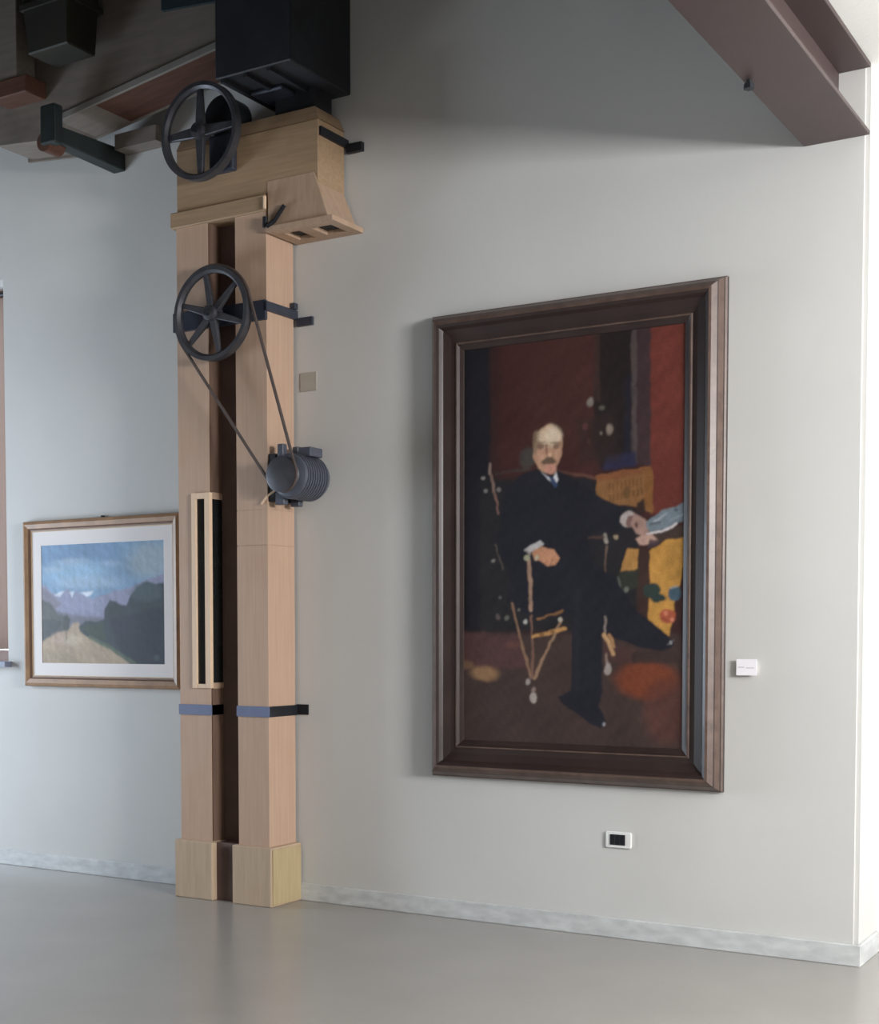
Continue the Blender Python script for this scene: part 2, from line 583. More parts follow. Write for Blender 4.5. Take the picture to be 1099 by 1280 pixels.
# discharge spout
bm = bmesh.new()
hexa(bm, ((-4.585, -.283, 3.702), (-4.192, -.283, 3.702), (-4.192, -.006, 3.702), (-4.585, -.006, 3.702)),
     ((-4.602, -.272, 3.955), (-4.290, -.272, 3.955), (-4.290, -.03, 3.955), (-4.602, -.03, 3.955)))
sp = part('spout', bm, M['pine_spout'], el, bevel=.004, seg=1)
bm = bmesh.new()
FX = [-4.590, -4.52, -4.42, -4.34, -4.215, -4.155]
box(bm, FX[0], FX[5], -.302, -.225, 3.674, 3.701)
box(bm, FX[0], FX[5], -.075, -.003, 3.674, 3.701)
box(bm, FX[0], FX[1], -.225, -.075, 3.674, 3.701)
box(bm, FX[2], FX[3], -.225, -.075, 3.674, 3.701)
box(bm, FX[4], FX[5], -.225, -.075, 3.674, 3.701)
part('spout_flange', bm, M['pine_spout'], el)
for a, b in ((FX[1], FX[2]), (FX[3], FX[4])):
    bm = bmesh.new()
    box(bm, a, b, -.225, -.075, 3.697, 3.7015)
    part('outlet_shade', bm, M['black_box'], sp)  # black plate, the shade inside the spout opening given as colour
bm = bmesh.new()
rod(bm, (-4.575, -.31, 3.70), (-4.53, -.30, 3.725), .012)
rod(bm, (-4.53, -.30, 3.725), (-4.47, -.292, 3.80), .011)
rod(bm, (-4.592, -.302, 3.70), (-4.592, -.302, 3.755), .014)
part('latch', bm, M['black_steel'], sp)
bm = bmesh.new()
rod(bm, (-4.596, -.300, 3.80), (-4.596, -.300, 3.865), .009)
part('pin', bm, M['pine_light'], sp)

# straps and brackets that tie it to the wall
for (x0, x1, y0, y1, z0, z1, mt) in ((-5.246, -5.008, -.277, -.270, 1.052, 1.110, 'blue_strap'),
                                     (-4.828, -4.603, -.277, -.270, 1.052, 1.110, 'blue_strap'),
                                     (-5.015, -5.008, -.270, -.166, 1.052, 1.110, 'black_steel'),  # strap piece in the gap, its shadow given as black
                                     (-4.610, -4.603, -.270, -.008, 1.052, 1.110, 'black_steel'),
                                     (-4.610, -4.530, -.008, 0, 1.055, 1.113, 'black_steel')):
    bm = bmesh.new()
    box(bm, x0, x1, y0, y1, z0, z1)
    part('strap', bm, M[mt], el)
bm = bmesh.new()
box(bm, -5.252, -4.604, -.292, -.270, 3.215, 3.32)
box(bm, -4.610, -4.592, -.292, 0, 3.262, 3.312)
box(bm, -4.592, -4.485, -.02, 0, 3.222, 3.268)
box(bm, -4.600, -4.575, -.06, -.025, 3.312, 3.345)
part('bracket', bm, M['navy_steel'], el)
bm = bmesh.new()
box(bm, -4.265, -4.250, -.262, 0, 4.14, 4.185)
box(bm, -4.250, -4.150, -.03, 0, 4.108, 4.155)
part('bracket', bm, M['black_steel'], el)
# bearing and gear housing on the head
bm = bmesh.new()
lathe_y(bm, -4.90, 4.35, [(-.30, 0), (-.30, .10), (-.29, .115), (-.16, .115), (-.15, .10), (-.15, 0)], 28)
part('bearing_housing', bm, M['black_steel'], el, smooth=True)
bm = bmesh.new()
box(bm, -4.965, -4.80, -.318, -.271, 4.04, 4.245)
part('gear_case', bm, M['navy_steel'], el, bevel=.012, seg=2)


# ------------------------------------------------------------------ pulley wheels
def pulley(name, cx, cz, y, R, nspoke, ang0, label, wid=.05, sw=.03, seat=-.293):
    root = empty(name, (cx, y, cz - R))
    tag(root, label, 'pulley wheel', 'pulley wheels on the grain elevator')
    b = bmesh.new()
    h = wid / 2
    ring_y(b, cx, cz, [(y - h, R), (y + h, R), (y + h, R - .022), (y + h * .35, R - .036), (y - h * .35, R - .036), (y - h, R - .022)])
    part('rim', b, M['cast_iron'], root, smooth=True)
    b = bmesh.new()
    lathe_y(b, cx, cz, [(y - .045, 0), (y - .045, .022), (y - .04, .04), (y + .03, .05), (y + .03, 0)], 24)
    part('hub', b, M['cast_iron'], root, smooth=True)
    b = bmesh.new()
    lathe_y(b, cx, cz, [(y - .062, 0), (y - .062, .018), (seat, .018), (seat, 0)], 16)
    part('shaft', b, M['black_steel'], root, smooth=True)
    for i in range(nspoke):
        a = ang0 + 2 * math.pi * i / nspoke
        ca, sa = math.cos(a), math.sin(a)
        b = bmesh.new()
        pts0, pts1 = [], []
        for (rr, hw, dep) in ((.035, sw * .75, .014), (R - .03, sw * .45, .010)):
            for s, d in ((-1, -1), (1, -1), (1, 1), (-1, 1)):
                p = (cx + rr * ca - s * hw * sa, y + d * dep, cz + rr * sa + s * hw * ca)
                (pts0 if rr < .1 else pts1).append(p)
        hexa(b, pts0, pts1)
        part('spoke', b, M['cast_iron'], root, bevel=.004, seg=1)
    return root


pulley('pulley_wheel', -4.915, 3.268, -.355, .256, 6, math.radians(42), 'cast iron six-spoked pulley wheel carrying the drive belt')
pulley('pulley_wheel', -4.985, 4.262, -.36, .262, 4, math.radians(0), 'dark four-spoked pulley wheel high up on the elevator head', sw=.04, seat=-.319)

# ------------------------------------------------------------------ motor and belt
MX, MZ = -4.445, 2.362
mo = empty('electric_motor', (MX, -.2, MZ - .13))
tag(mo, 'grey enamelled electric motor bolted beside the elevator trunk', 'motor')
bm = bmesh.new()
prof = [(-.315, 0), (-.315, .085), (-.30, .112), (-.285, .118)]
y = -.285
while y < -.10:
    prof += [(y, .124), (y + .012, .124), (y + .012, .117), (y + .022, .117)]
    y += .022
prof += [(-.09, .117), (-.06, .105), (-.035, .07), (-.03, 0)]
lathe_y(bm, MX, MZ, prof, 40)
part('housing', bm, M['motor_grey'], mo, smooth=True)
bm = bmesh.new()
lathe_y(bm, MX, MZ, [(-.385, 0), (-.385, .03), (-.378, .085), (-.375, .096), (-.362, .083), (-.349, .083), (-.336, .096), (-.333, .04), (-.316, .04), (-.316, 0)], 36)
part('drive_pulley', bm, M['cast_iron'], mo, smooth=True)
bm = bmesh.new()
box(bm, MX + .02, MX + .10, -.24, -.12, MZ + .105, MZ + .155)
part('terminal_box', bm, M['motor_grey'], mo, bevel=.006, seg=2)
bm = bmesh.new()
box(bm, -4.608, -4.560, -.265, -.06, MZ - .13, MZ + .13)
box(bm, -4.575, -4.535, -.27, -.08, MZ - .06, MZ + .06)
part('mounting_plate', bm, M['black_steel'], mo, bevel=.004, seg=1)
for yy in (-.255, -.115):
    bm = bmesh.new()
    box(bm, MX - .095, MX - .055, yy - .02, yy + .02, MZ + .085, MZ + .178)
    part('foot', bm, M['motor_grey'], mo, bevel=.004, seg=1)
    bm = bmesh.new()
    box(bm, MX - .11, MX - .05, yy - .02, yy + .02, MZ - .15, MZ - .08)
    part('foot', bm, M['motor_grey'], mo, bevel=.004, seg=1)
bm = bmesh.new()
rod(bm, (-4.645, -.279, 2.222), (-4.60, -.285, 2.262), .006)
rod(bm, (-4.60, -.285, 2.262), (-4.555, -.275, 2.29), .006)
part('cable', bm, M['pine_light'], mo)


def belt(cx0, cz0, r0, cx1, cz1, r1, y, wid, th):
    d = Vector((cx1 - cx0, cz1 - cz0))
    L = d.length
    th0 = math.atan2(d.y, d.x)
    al = math.acos((r0 - r1) / L)
    pts = []
    n = 40
    for i in range(n + 1):
        a = th0 + al + (2 * math.pi - 2 * al) * i / n
        pts.append((cx0, cz0, r0, a))
    for i in range(n // 2 + 1):
        a = th0 - al + 2 * al * i / (n // 2)
        pts.append((cx1, cz1, r1, a))
    b = bmesh.new()
    rings = []
    for cx, cz, r, a in pts:
        ring = []
        for dr, dy in ((0, -wid / 2), (0, wid / 2), (th, wid / 2), (th, -wid / 2)):
            ring.append(b.verts.new((cx + (r + dr) * math.cos(a), y + dy, cz + (r + dr) * math.sin(a))))
        rings.append(ring)
    for i in range(len(rings)):
        A, B = rings[i], rings[(i + 1) % len(rings)]
        for s in range(4):
            t = (s + 1) % 4
            b.faces.new((A[s], A[t], B[t], B[s]))
    return b


bm = belt(-4.915, 3.268, .2575, MX, MZ, .0845, -.3555, .016, .011)
bmesh.ops.translate(bm, verts=bm.verts[:], vec=(-MX, .3555, -MZ))
tag(finish('drive_belt', bm, M['rubber'], loc=(MX, -.3555, MZ)), 'thin worn rubber belt looped from pulley wheel to motor', 'belt')

# ------------------------------------------------------------------ overhead mill gear, upper left
ch = empty('grain_chute', (-5.5, -.3, 4.43))
tag(ch, 'grey weathered timber chute slanting down overhead at the upper left', 'chute')
bm = bmesh.new()
prism_xz(bm, [(-6.55, 4.44), (-6.13, 4.40), (-5.985, 4.482), (-4.73, 4.65), (-4.73, 5.12), (-5.0, 5.45), (-6.55, 5.45)], -.45, -.43)
part('side_board', bm, M['chute'], ch)
bm = bmesh.new()
prism_xz(bm, [(-6.55, 4.44), (-6.13, 4.40), (-5.985, 4.482), (-4.73, 4.65), (-4.73, 5.12), (-5.0, 5.45), (-6.55, 5.45)], -.13, -.11)
part('side_board', bm, M['chute'], ch)
bm = bmesh.new()
prism_xz(bm, [(-5.70, 4.525), (-4.73, 4.657), (-4.73, 4.68), (-5.70, 4.548)], -.43, -.13)
part('underside_board', bm, M['rust_board'], ch)
bm = bmesh.new()
prism_xz(bm, [(-6.52, 4.452), (-6.13, 4.415), (-5.985, 4.49), (-5.70, 4.525), (-5.70, 4.548), (-5.99, 4.51), (-6.14, 4.44), (-6.52, 4.475)], -.43, -.13)
part('underside_board', bm, M['chute'], ch)
bm = bmesh.new()
prism_xz(bm, [(-6.0, 4.470), (-4.74, 4.639), (-4.74, 4.672), (-6.0, 4.503)], -.466, -.45)
part('edge_batten', bm, M['batten'], ch)
bm = bmesh.new()
box(bm, -5.84, -5.52, -.118, 0, 4.39, 4.478)
part('wall_rail', bm, M['chute'], ch)

bm = bmesh.new()
prism_xz(bm, [(-5.16, 4.91), (-4.75, 4.87), (-4.75, 5.1), (-5.16, 5.1)], -.475, -.452)
part('cover_flap', bm, M['blue_tarp'], ch)

br = empty('chute_bracket', (-5.9, 0, 4.35))
tag(br, 'dark iron bracket jutting from the wall under the chute', 'bracket')
bm = bmesh.new()
hexa(bm, ((-5.955, -.56, 4.315), (-5.86, -.56, 4.315), (-5.86, 0, 4.30), (-5.955, 0, 4.30)),
     ((-5.955, -.56, 4.405), (-5.86, -.56, 4.405), (-5.86, 0, 4.425), (-5.955, 0, 4.425)))
part('arm', bm, M['green_iron'], br, bevel=.006, seg=1)
bm = bmesh.new()
box(bm, -5.965, -5.85, -.60, -.53, 4.30, 4.52)
part('hanger', bm, M['green_iron'], br, bevel=.01, seg=2)
bm = bmesh.new()
lathe_y(bm, -5.955, 4.325, [(-.58, 0), (-.58, .055), (-.46, .055), (-.46, 0)], 20)
part('roller', bm, M['rust_board'], br, smooth=True)

hp = empty('feed_hopper', (-5.8, -.65, 4.75))
tag(hp, 'olive black sheet metal hopper hanging in the top left corner', 'hopper')
bm = bmesh.new()
hexa(bm, ((-5.93, -.72, 4.755), (-5.62, -.72, 4.755), (-5.62, -.50, 4.755), (-5.93, -.50, 4.755)),
     ((-6.0, -.78, TOP), (-5.55, -.78, TOP), (-5.55, -.48, TOP), (-6.0, -.48, TOP)))
part('body', bm, M['olive_box'], hp, bevel=.008, seg=1)
bm = bmesh.new()
box(bm, -5.96, -5.59, -.75, -.47, 4.99, 5.02)
part('rim_band', bm, M['olive_box'], hp)

po = empty('hanger_post', (-6.2, -.53, 4.80))
tag(po, 'pale timber post hanging from the ceiling beside the hopper', 'post')
bm = bmesh.new()
box(bm, -6.285, -6.14, -.60, -.455, 4.66, TOP)
part('post', bm, M['chute'], po, bevel=.006, seg=1)
bm = bmesh.new()
box(bm, -6.36, -6.06, -.61, -.451, 4.62, 4.72)
part('foot_block', bm, M['rust_board'], po, bevel=.006, seg=1)

bx = empty('machine_casing', (-4.5, -.27, 4.31))
tag(bx, 'soot black sheet metal casing above the elevator head', 'casing')
bm = bmesh.new()
box(bm, -4.722, -4.232, -.56, -.004, 4.42, TOP - .005)
part('shell', bm, M['black_box'], bx, bevel=.006, seg=1)
for x in (-4.68, -4.53, -4.38):
    bm = bmesh.new()
    box(bm, x - .012, x + .012, -.55, -.02, 4.40, 4.42)
    part('rib', bm, M['black_box'], bx)
bm = bmesh.new()
box(bm, -4.66, -4.45, -.34, -.14, 4.395, 4.42)
part('cover_plate', bm, M['navy_steel'], bx, bevel=.008, seg=1)
bm = bmesh.new()
box(bm, -4.58, -4.32, -.22, -.06, 4.302, 4.42)
part('neck', bm, M['black_box'], bx)


# ------------------------------------------------------------------ framed pictures
def mitred_rails(root, x0, x1, z0, z1, profile, mats, name='frame_rail'):
    """four mitred rails; profile = [(inset from outer edge, height off the wall, material slot)]"""
    cor = [(x0, z0, 1, 1), (x1, z0, -1, 1), (x1, z1, -1, -1), (x0, z1, 1, -1)]
    out = []
    for i in range(4):
        A, B = cor[i], cor[(i + 1) % 4]
        b = bmesh.new()
        va = [b.verts.new((A[0] + A[2] * d, -h, A[1] + A[3] * d)) for d, h, s in profile]
        vb = [b.verts.new((B[0] + B[2] * d, -h, B[1] + B[3] * d)) for d, h, s in profile]
        n = len(profile)
        for k in range(n):
            t = (k + 1) % n
            f = b.faces.new((va[k], vb[k], vb[t], va[t]))
            f.material_index = profile[k][2]
        b.faces.new(va[::-1])
        b.faces.new(vb)
        out.append(part(name, b, mats, root))
    return out


def paint(width, height, nx, nz, ops, gain, noise):
    """lay the strokes of a painting on a grid: filled patches, brush lines and dabs with soft edges"""
    xs = np.linspace(0, width, nx + 1)
    zs = np.linspace(0, height, nz + 1)
    X, Z = np.meshgrid(xs, zs)
    wob = np.zeros_like(X)
    for k in range(6):
        a, b, c = rng.uniform(-40, 40), rng.uniform(-40, 40), rng.uniform(0, 6.28)
        wob += np.sin(a * X + b * Z + c)
    def field(amp, freq, n=7):
        f = np.zeros_like(X)
        for _ in range(n):
            th, ph = rng.uniform(0, 6.283), rng.uniform(0, 6.283)
            fr = freq * rng.uniform(.6, 1.6)
            f += np.sin(fr * (X * math.cos(th) + Z * math.sin(th)) + ph)
        return f * amp / math.sqrt(n)
    # the hand of the painter: edges wander, tone is uneven
    X = X + field(.0024, 80) + field(.0007, 240)
    Z = Z + field(.0024, 80) + field(.0007, 240)
    tone = 1 + field(.07, 22) + field(.07, 110) + field(.06, 380)
    C = np.zeros(X.shape + (3,))
    for kind, pts, wid, col, soft, al in ops:
        if kind == 'poly':
            n = len(pts)
            inside = np.zeros(X.shape, bool)
            dist = np.full(X.shape, 1e9)
            for i in range(n):
                ax, az = pts[i]
                bx_, bz_ = pts[(i + 1) % n]
                dx, dz = bx_ - ax, bz_ - az
                t = np.clip(((X - ax) * dx + (Z - az) * dz) / (dx * dx + dz * dz + 1e-12), 0, 1)
                dist = np.minimum(dist, np.hypot(X - ax - t * dx, Z - az - t * dz))
                cond = (az > Z) != (bz_ > Z)
                xi = ax + (Z - az) * dx / (dz if abs(dz) > 1e-9 else 1e-9)
                inside ^= cond & (X < xi)
            sd = np.where(inside, -dist, dist)
        elif kind == 'line':
            sd = np.full(X.shape, 1e9)
            for (ax, az), (bx_, bz_) in zip(pts[:-1], pts[1:]):
                dx, dz = bx_ - ax, bz_ - az
                t = np.clip(((X - ax) * dx + (Z - az) * dz) / (dx * dx + dz * dz + 1e-12), 0, 1)
                sd = np.minimum(sd, np.hypot(X - ax - t * dx, Z - az - t * dz))
            sd = sd - wid / 2
        else:
            (ex, ez), (rx, _), (_, tz) = pts
            a, b = abs(rx - ex) + 1e-6, abs(tz - ez) + 1e-6
            sd = (np.hypot((X - ex) / a, (Z - ez) / b) - 1) * min(a, b)
        sd = sd + wob * min(.0012, soft * .1)
        mask = np.clip(.5 - sd / max(soft, 1e-4), 0, 1)
        mask = (mask * mask * (3 - 2 * mask) * al)[..., None]
        C = C * (1 - mask) + lin(col) * mask
    C = C * tone[..., None]
    for _ in range(2):
        P = np.pad(C, ((1, 1), (1, 1), (0, 0)), 'edge')
        C = (P[:-2, 1:-1] + P[2:, 1:-1] + P[1:-1, :-2] + P[1:-1, 2:] + 2 * P[1:-1, 1:-1]) / 6
    X, Z = np.meshgrid(xs, zs)
    C = C * (1 + noise * rng.standard_normal(X.shape)[..., None]) * gain
    return X, Z, np.clip(C, 0, 1)


def canvas(name, root, x0, z0, y, width, height, nx, nz, ops, gain, noise, rough):
    X, Z, C = paint(width, height, nx, nz, ops, gain, noise)
    base = root.location
    n = (nx + 1) * (nz + 1)
    co = np.empty((n, 3))
    co[:, 0] = X.ravel() + x0 - base.x
    co[:, 1] = y - base.y
    co[:, 2] = Z.ravel() + z0 - base.z
    idx = np.arange(n).reshape(nz + 1, nx + 1)
    q = np.stack([idx[:-1, :-1], idx[:-1, 1:], idx[1:, 1:], idx[1:, :-1]], -1).reshape(-1, 4)
    # back board so the canvas has thickness
    e = np.array([[x0 - base.x, y - base.y + .012, z0 - base.z], [x0 + width - base.x, y - base.y + .012, z0 - base.z],
                  [x0 + width - base.x, y - base.y + .012, z0 + height - base.z], [x0 - base.x, y - base.y + .012, z0 + height - base.z]])
    co = np.vstack([co, e])
    faces = q.tolist() + [[n + 3, n + 2, n + 1, n]]
    me = bpy.data.meshes.new(name)
    me.from_pydata(co.tolist(), [], faces)
    ca = me.color_attributes.new('pigment', 'FLOAT_COLOR', 'POINT')
    rgba = np.ones((n + 4, 4), np.float32)
    rgba[:n, :3] = C.reshape(-1, 3)
    ca.data.foreach_set('color', rgba.ravel())
    me.materials.append(canvas_material(name + '_oil', rough))
    o = bpy.data.objects.new(name, me)
    COL.objects.link(o)
    o.parent = root
    return o


PORTRAIT_STROKES = [
('poly',[(-0.026,2.246),(1.209,2.097),(1.228,-0.039),(-0.023,-0.1)],0,(54,33,32),0.01,1),
('poly',[(0.207,2.198),(0.733,2.135),(0.738,1.357),(0.209,1.389)],0,(62,35,33),0.05,1),
('ell',[(0.564,1.881),(0.735,1.864),(0.562,2.195)],0,(68,42,38),0.12,0.6),
('poly',[(-0.049,2.146),(0.147,2.124),(0.158,1.392),(0.15,0.613),(-0.048,0.614)],0,(30,28,33),0.03,1),
('poly',[(0.093,1.396),(0.695,1.38),(0.968,1.19),(0.972,0.611),(0.094,0.613)],0,(36,34,37),0.04,1),
('poly',[(1.01,2.121),(1.209,2.097),(1.217,1.14),(1.017,1.188)],0,(96,48,40),0.02,1),
('poly',[(1.015,1.494),(1.214,1.479),(1.217,1.14),(1.017,1.188)],0,(90,44,39),0.1,0.7),
('poly',[(0.729,2.116),(0.928,2.104),(0.925,1.416),(0.767,1.41),(0.724,1.515)],0,(35,28,27),0.015,1),
('poly',[(0.721,2.117),(0.754,2.113),(0.757,1.745),(0.723,1.748)],0,(58,42,38),0.01,0.8),
('poly',[(0.916,2.106),(0.949,2.102),(0.954,1.421),(0.921,1.423)],0,(74,64,63),0.012,1),
('poly',[(0.949,2.102),(1.014,2.094),(1.019,1.409),(0.954,1.421)],0,(58,43,46),0.012,1),
('poly',[(0.889,1.849),(0.922,1.845),(0.925,1.462),(0.875,1.457)],0,(33,32,42),0.03,0.8),
('poly',[(0.8,1.47),(0.945,1.479),(0.95,1.414),(0.767,1.402)],0,(42,41,64),0.02,1),
('poly',[(0.629,1.659),(0.841,1.68),(0.863,1.447),(0.652,1.441)],0,(46,36,34),0.05,0.7),
('ell',[(0.706,1.738),(0.724,1.737),(0.706,1.76)],0,(120,112,104),0.012,1),
('ell',[(0.808,1.598),(0.826,1.596),(0.808,1.626)],0,(130,116,106),0.012,1),
('ell',[(0.765,1.706),(0.777,1.705),(0.765,1.715)],0,(84,80,72),0.01,1),
('ell',[(0.762,1.586),(0.768,1.585),(0.762,1.595)],0,(120,112,102),0.006,1),
('ell',[(0.681,1.623),(0.696,1.622),(0.681,1.639)],0,(84,52,50),0.015,0.9),
('ell',[(0.694,1.548),(0.706,1.547),(0.694,1.567)],0,(80,52,48),0.015,0.8),
('line',[(0.5,1.419),(0.75,1.368)],0.014,(92,62,52),0.012,1),
('poly',[(0.742,1.373),(1.027,1.401),(1.029,1.179),(0.947,1.214),(0.738,1.248)],0,(122,86,54),0.008,1),
('poly',[(0.742,1.381),(1.023,1.409),(1.028,1.378),(0.751,1.349)],0,(120,76,50),0.006,1),
('poly',[(0.987,1.389),(1.032,1.393),(1.033,1.187),(0.992,1.204)],0,(116,78,44),0.006,1),
('line',[(0.81,1.334),(0.81,1.299)],0.007,(92,60,36),0.005,0.8),
('line',[(0.831,1.336),(0.831,1.301)],0.007,(92,60,36),0.005,0.8),
('line',[(0.851,1.339),(0.852,1.304)],0.007,(92,60,36),0.005,0.8),
('line',[(0.872,1.342),(0.872,1.307)],0.007,(92,60,36),0.005,0.8),
('line',[(0.893,1.344),(0.893,1.31)],0.007,(92,60,36),0.005,0.8),
('line',[(0.913,1.347),(0.914,1.312)],0.007,(92,60,36),0.005,0.8),
('line',[(0.934,1.35),(0.934,1.315)],0.007,(92,60,36),0.005,0.8),
('line',[(0.954,1.352),(0.955,1.318)],0.007,(92,60,36),0.005,0.8),
('line',[(0.975,1.355),(0.975,1.32)],0.007,(92,60,36),0.005,0.8),
('line',[(0.81,1.279),(0.81,1.252)],0.007,(88,60,34),0.005,0.8),
('line',[(0.831,1.282),(0.831,1.255)],0.007,(88,60,34),0.005,0.8),
('line',[(0.852,1.285),(0.852,1.258)],0.007,(88,60,34),0.005,0.8),
('line',[(0.872,1.288),(0.873,1.26)],0.007,(88,60,34),0.005,0.8),
('line',[(0.893,1.29),(0.893,1.263)],0.007,(88,60,34),0.005,0.8),
('line',[(0.914,1.293),(0.914,1.266)],0.007,(88,60,34),0.005,0.8),
('line',[(0.934,1.296),(0.935,1.269)],0.007,(88,60,34),0.005,0.8),
('line',[(0.955,1.298),(0.955,1.271)],0.007,(88,60,34),0.005,0.8),
('line',[(0.975,1.301),(0.976,1.274)],0.007,(88,60,34),0.005,0.8),
('ell',[(0.897,1.286),(0.915,1.285),(0.897,1.314)],0,(84,62,36),0.01,0.8),
('poly',[(0.951,1.237),(0.988,1.247),(0.993,1.189),(0.952,1.191)],0,(52,38,34),0.01,1),
('poly',[(-0.048,0.605),(1.222,0.603),(1.228,-0.058),(-0.047,-0.122)],0,(62,49,46),0.04,1),
('poly',[(-0.048,0.614),(0.325,0.592),(0.371,0.43),(-0.048,0.412)],0,(76,52,52),0.03,1),
('ell',[(0.28,0.547),(0.325,0.547),(0.28,0.568)],0,(98,66,60),0.02,0.7),
('ell',[(0.123,0.398),(0.207,0.399),(0.123,0.435)],0,(140,108,78),0.03,0.9),
('ell',[(0.019,0.438),(0.057,0.439),(0.019,0.459)],0,(110,84,64),0.02,0.8),
('poly',[(0.348,0.572),(0.635,0.572),(0.628,0.333),(0.407,0.329)],0,(64,50,46),0.02,0.8),
('ell',[(1.007,0.378),(1.169,0.381),(1.006,0.471)],0,(108,56,37),0.05,0.95),
('ell',[(1.118,0.226),(1.237,0.229),(1.116,0.38)],0,(84,52,46),0.08,0.7),
('poly',[(0.772,0.572),(0.952,0.525),(0.932,0.471),(0.79,0.454)],0,(72,50,48),0.02,0.8),
('poly',[(-0.047,0.026),(1.227,0.046),(1.228,-0.058),(-0.047,-0.122)],0,(52,42,39),0.06,0.8),
('poly',[(0.932,0.514),(1.155,0.526),(1.176,0.465),(0.932,0.455)],0,(54,42,40),0.02,0.8),
('poly',[(0.993,1.081),(1.21,1.122),(1.21,1.027),(1.031,1.003)],0,(60,48,42),0.01,1),
('poly',[(1.018,0.996),(1.099,1.05),(1.206,1.058),(1.18,0.869),(1.153,0.771),(1.138,0.679),(1.119,0.587),(1.062,0.618),(1.005,0.665),(1.016,0.784),(1.024,0.861)],0,(172,127,64),0.006,1),
('poly',[(1.107,1.031),(1.202,1.043),(1.172,0.858),(1.1,0.856)],0,(160,118,60),0.02,0.9),
('poly',[(0.903,1.019),(0.965,1.013),(0.954,0.905),(0.867,0.9)],0,(158,116,66),0.006,1),
('poly',[(0.965,1.021),(1.018,1.004),(1.013,0.649),(0.951,0.669)],0,(56,40,36),0.006,1),
('poly',[(0.863,0.908),(0.962,0.913),(0.954,0.824),(0.872,0.798),(0.846,0.853)],0,(46,48,42),0.008,1),
('ell',[(0.901,0.817),(0.913,0.817),(0.901,0.83)],0,(106,108,100),0.006,0.8),
('line',[(0.859,0.877),(0.871,0.83)],0.008,(112,112,108),0.006,0.7),
('ell',[(1.036,0.811),(1.081,0.81),(1.036,0.846)],0,(44,56,52),0.01,1),
('ell',[(1.069,0.772),(1.109,0.771),(1.069,0.791)],0,(42,54,52),0.008,1),
('ell',[(1.145,0.794),(1.181,0.793),(1.145,0.832)],0,(62,80,92),0.01,1),
('line',[(1.125,0.821),(1.153,0.828)],0.01,(150,150,145),0.008,0.8),
('ell',[(1.114,0.687),(1.154,0.687),(1.114,0.722)],0,(150,78,56),0.008,1),
('ell',[(1.106,0.699),(1.117,0.699),(1.106,0.711)],0,(186,116,92),0.006,0.9),
('ell',[(1.134,0.672),(1.143,0.672),(1.134,0.681)],0,(190,124,100),0.006,0.9),
('line',[(1.086,0.68),(1.118,0.66)],0.006,(110,52,42),0.006,0.9),
('line',[(0.149,1.474),(0.153,1.425)],0.014,(130,112,104),0.006,1),
('line',[(0.158,1.417),(0.177,1.33)],0.013,(120,98,88),0.006,1),
('line',[(0.181,1.317),(0.2,1.219)],0.012,(112,84,76),0.006,1),
('line',[(0.186,1.423),(0.376,1.435)],0.01,(62,56,52),0.008,0.9),
('ell',[(0.112,1.407),(0.125,1.406),(0.112,1.417)],0,(124,120,116),0.006,1),
('ell',[(0.126,1.341),(0.139,1.34),(0.126,1.351)],0,(118,116,112),0.006,1),
('ell',[(0.204,1.341),(0.214,1.34),(0.204,1.35)],0,(112,108,104),0.006,1),
('line',[(0.182,1.064),(0.205,1.002),(0.228,0.932)],0.009,(92,82,74),0.006,0.9),
('ell',[(0.173,0.979),(0.183,0.978),(0.173,0.985)],0,(116,112,108),0.005,1),
('ell',[(0.21,0.789),(0.219,0.789),(0.21,0.797)],0,(96,94,92),0.005,1),
('ell',[(0.367,1.492),(0.412,1.489),(0.367,1.54)],0,(66,66,62),0.03,0.8),
('poly',[(0.232,1.339),(0.331,1.406),(0.421,1.432),(0.544,1.413),(0.674,1.338),(0.781,1.258),(0.902,1.209),(0.927,1.134),(0.878,1.101),(0.727,1.107),(0.706,1.006),(0.728,0.907),(0.547,0.852),(0.279,0.89),(0.196,1.023)],0,(31,31,38),0.008,1),
('poly',[(0.278,0.98),(0.698,0.975),(0.838,0.877),(0.951,0.719),(1.094,0.61),(1.147,0.561),(1.127,0.526),(1.063,0.518),(0.952,0.541),(0.831,0.584),(0.776,0.611),(0.778,0.312),(0.762,0.248),(0.796,0.166),(0.767,0.133),(0.711,0.155),(0.646,0.205),(0.563,0.251),(0.541,0.283),(0.611,0.324),(0.617,0.691),(0.347,0.702),(0.256,0.776)],0,(31,31,39),0.006,1),
('line',[(0.643,0.81),(0.637,0.333)],0.03,(38,39,46),0.03,0.6),
('ell',[(0.788,0.158),(0.795,0.158),(0.788,0.167)],0,(150,150,156),0.005,1),
('ell',[(1.127,0.561),(1.134,0.561),(1.127,0.57)],0,(150,150,150),0.005,1),
('line',[(1.111,0.549),(1.143,0.572)],0.005,(120,120,122),0.004,0.8),
('ell',[(0.478,1.524),(0.557,1.519),(0.477,1.643)],0,(168,130,106),0.008,1),
('ell',[(0.416,1.569),(0.438,1.567),(0.416,1.625)],0,(116,98,80),0.01,0.9),
('ell',[(0.486,1.587),(0.548,1.583),(0.486,1.639)],0,(196,174,150),0.03,0.95),
('ell',[(0.5,1.594),(0.535,1.591),(0.499,1.622)],0,(208,190,168),0.03,0.8),
('ell',[(0.443,1.507),(0.469,1.505),(0.442,1.543)],0,(182,142,118),0.01,0.8),
('ell',[(0.531,1.497),(0.552,1.495),(0.53,1.532)],0,(186,146,122),0.01,0.8),
('ell',[(0.491,1.428),(0.527,1.426),(0.491,1.456)],0,(182,132,116),0.01,0.9),
('line',[(0.42,1.56),(0.464,1.561)],0.008,(112,90,76),0.008,0.8),
('line',[(0.495,1.559),(0.543,1.551)],0.008,(114,92,78),0.008,0.8),
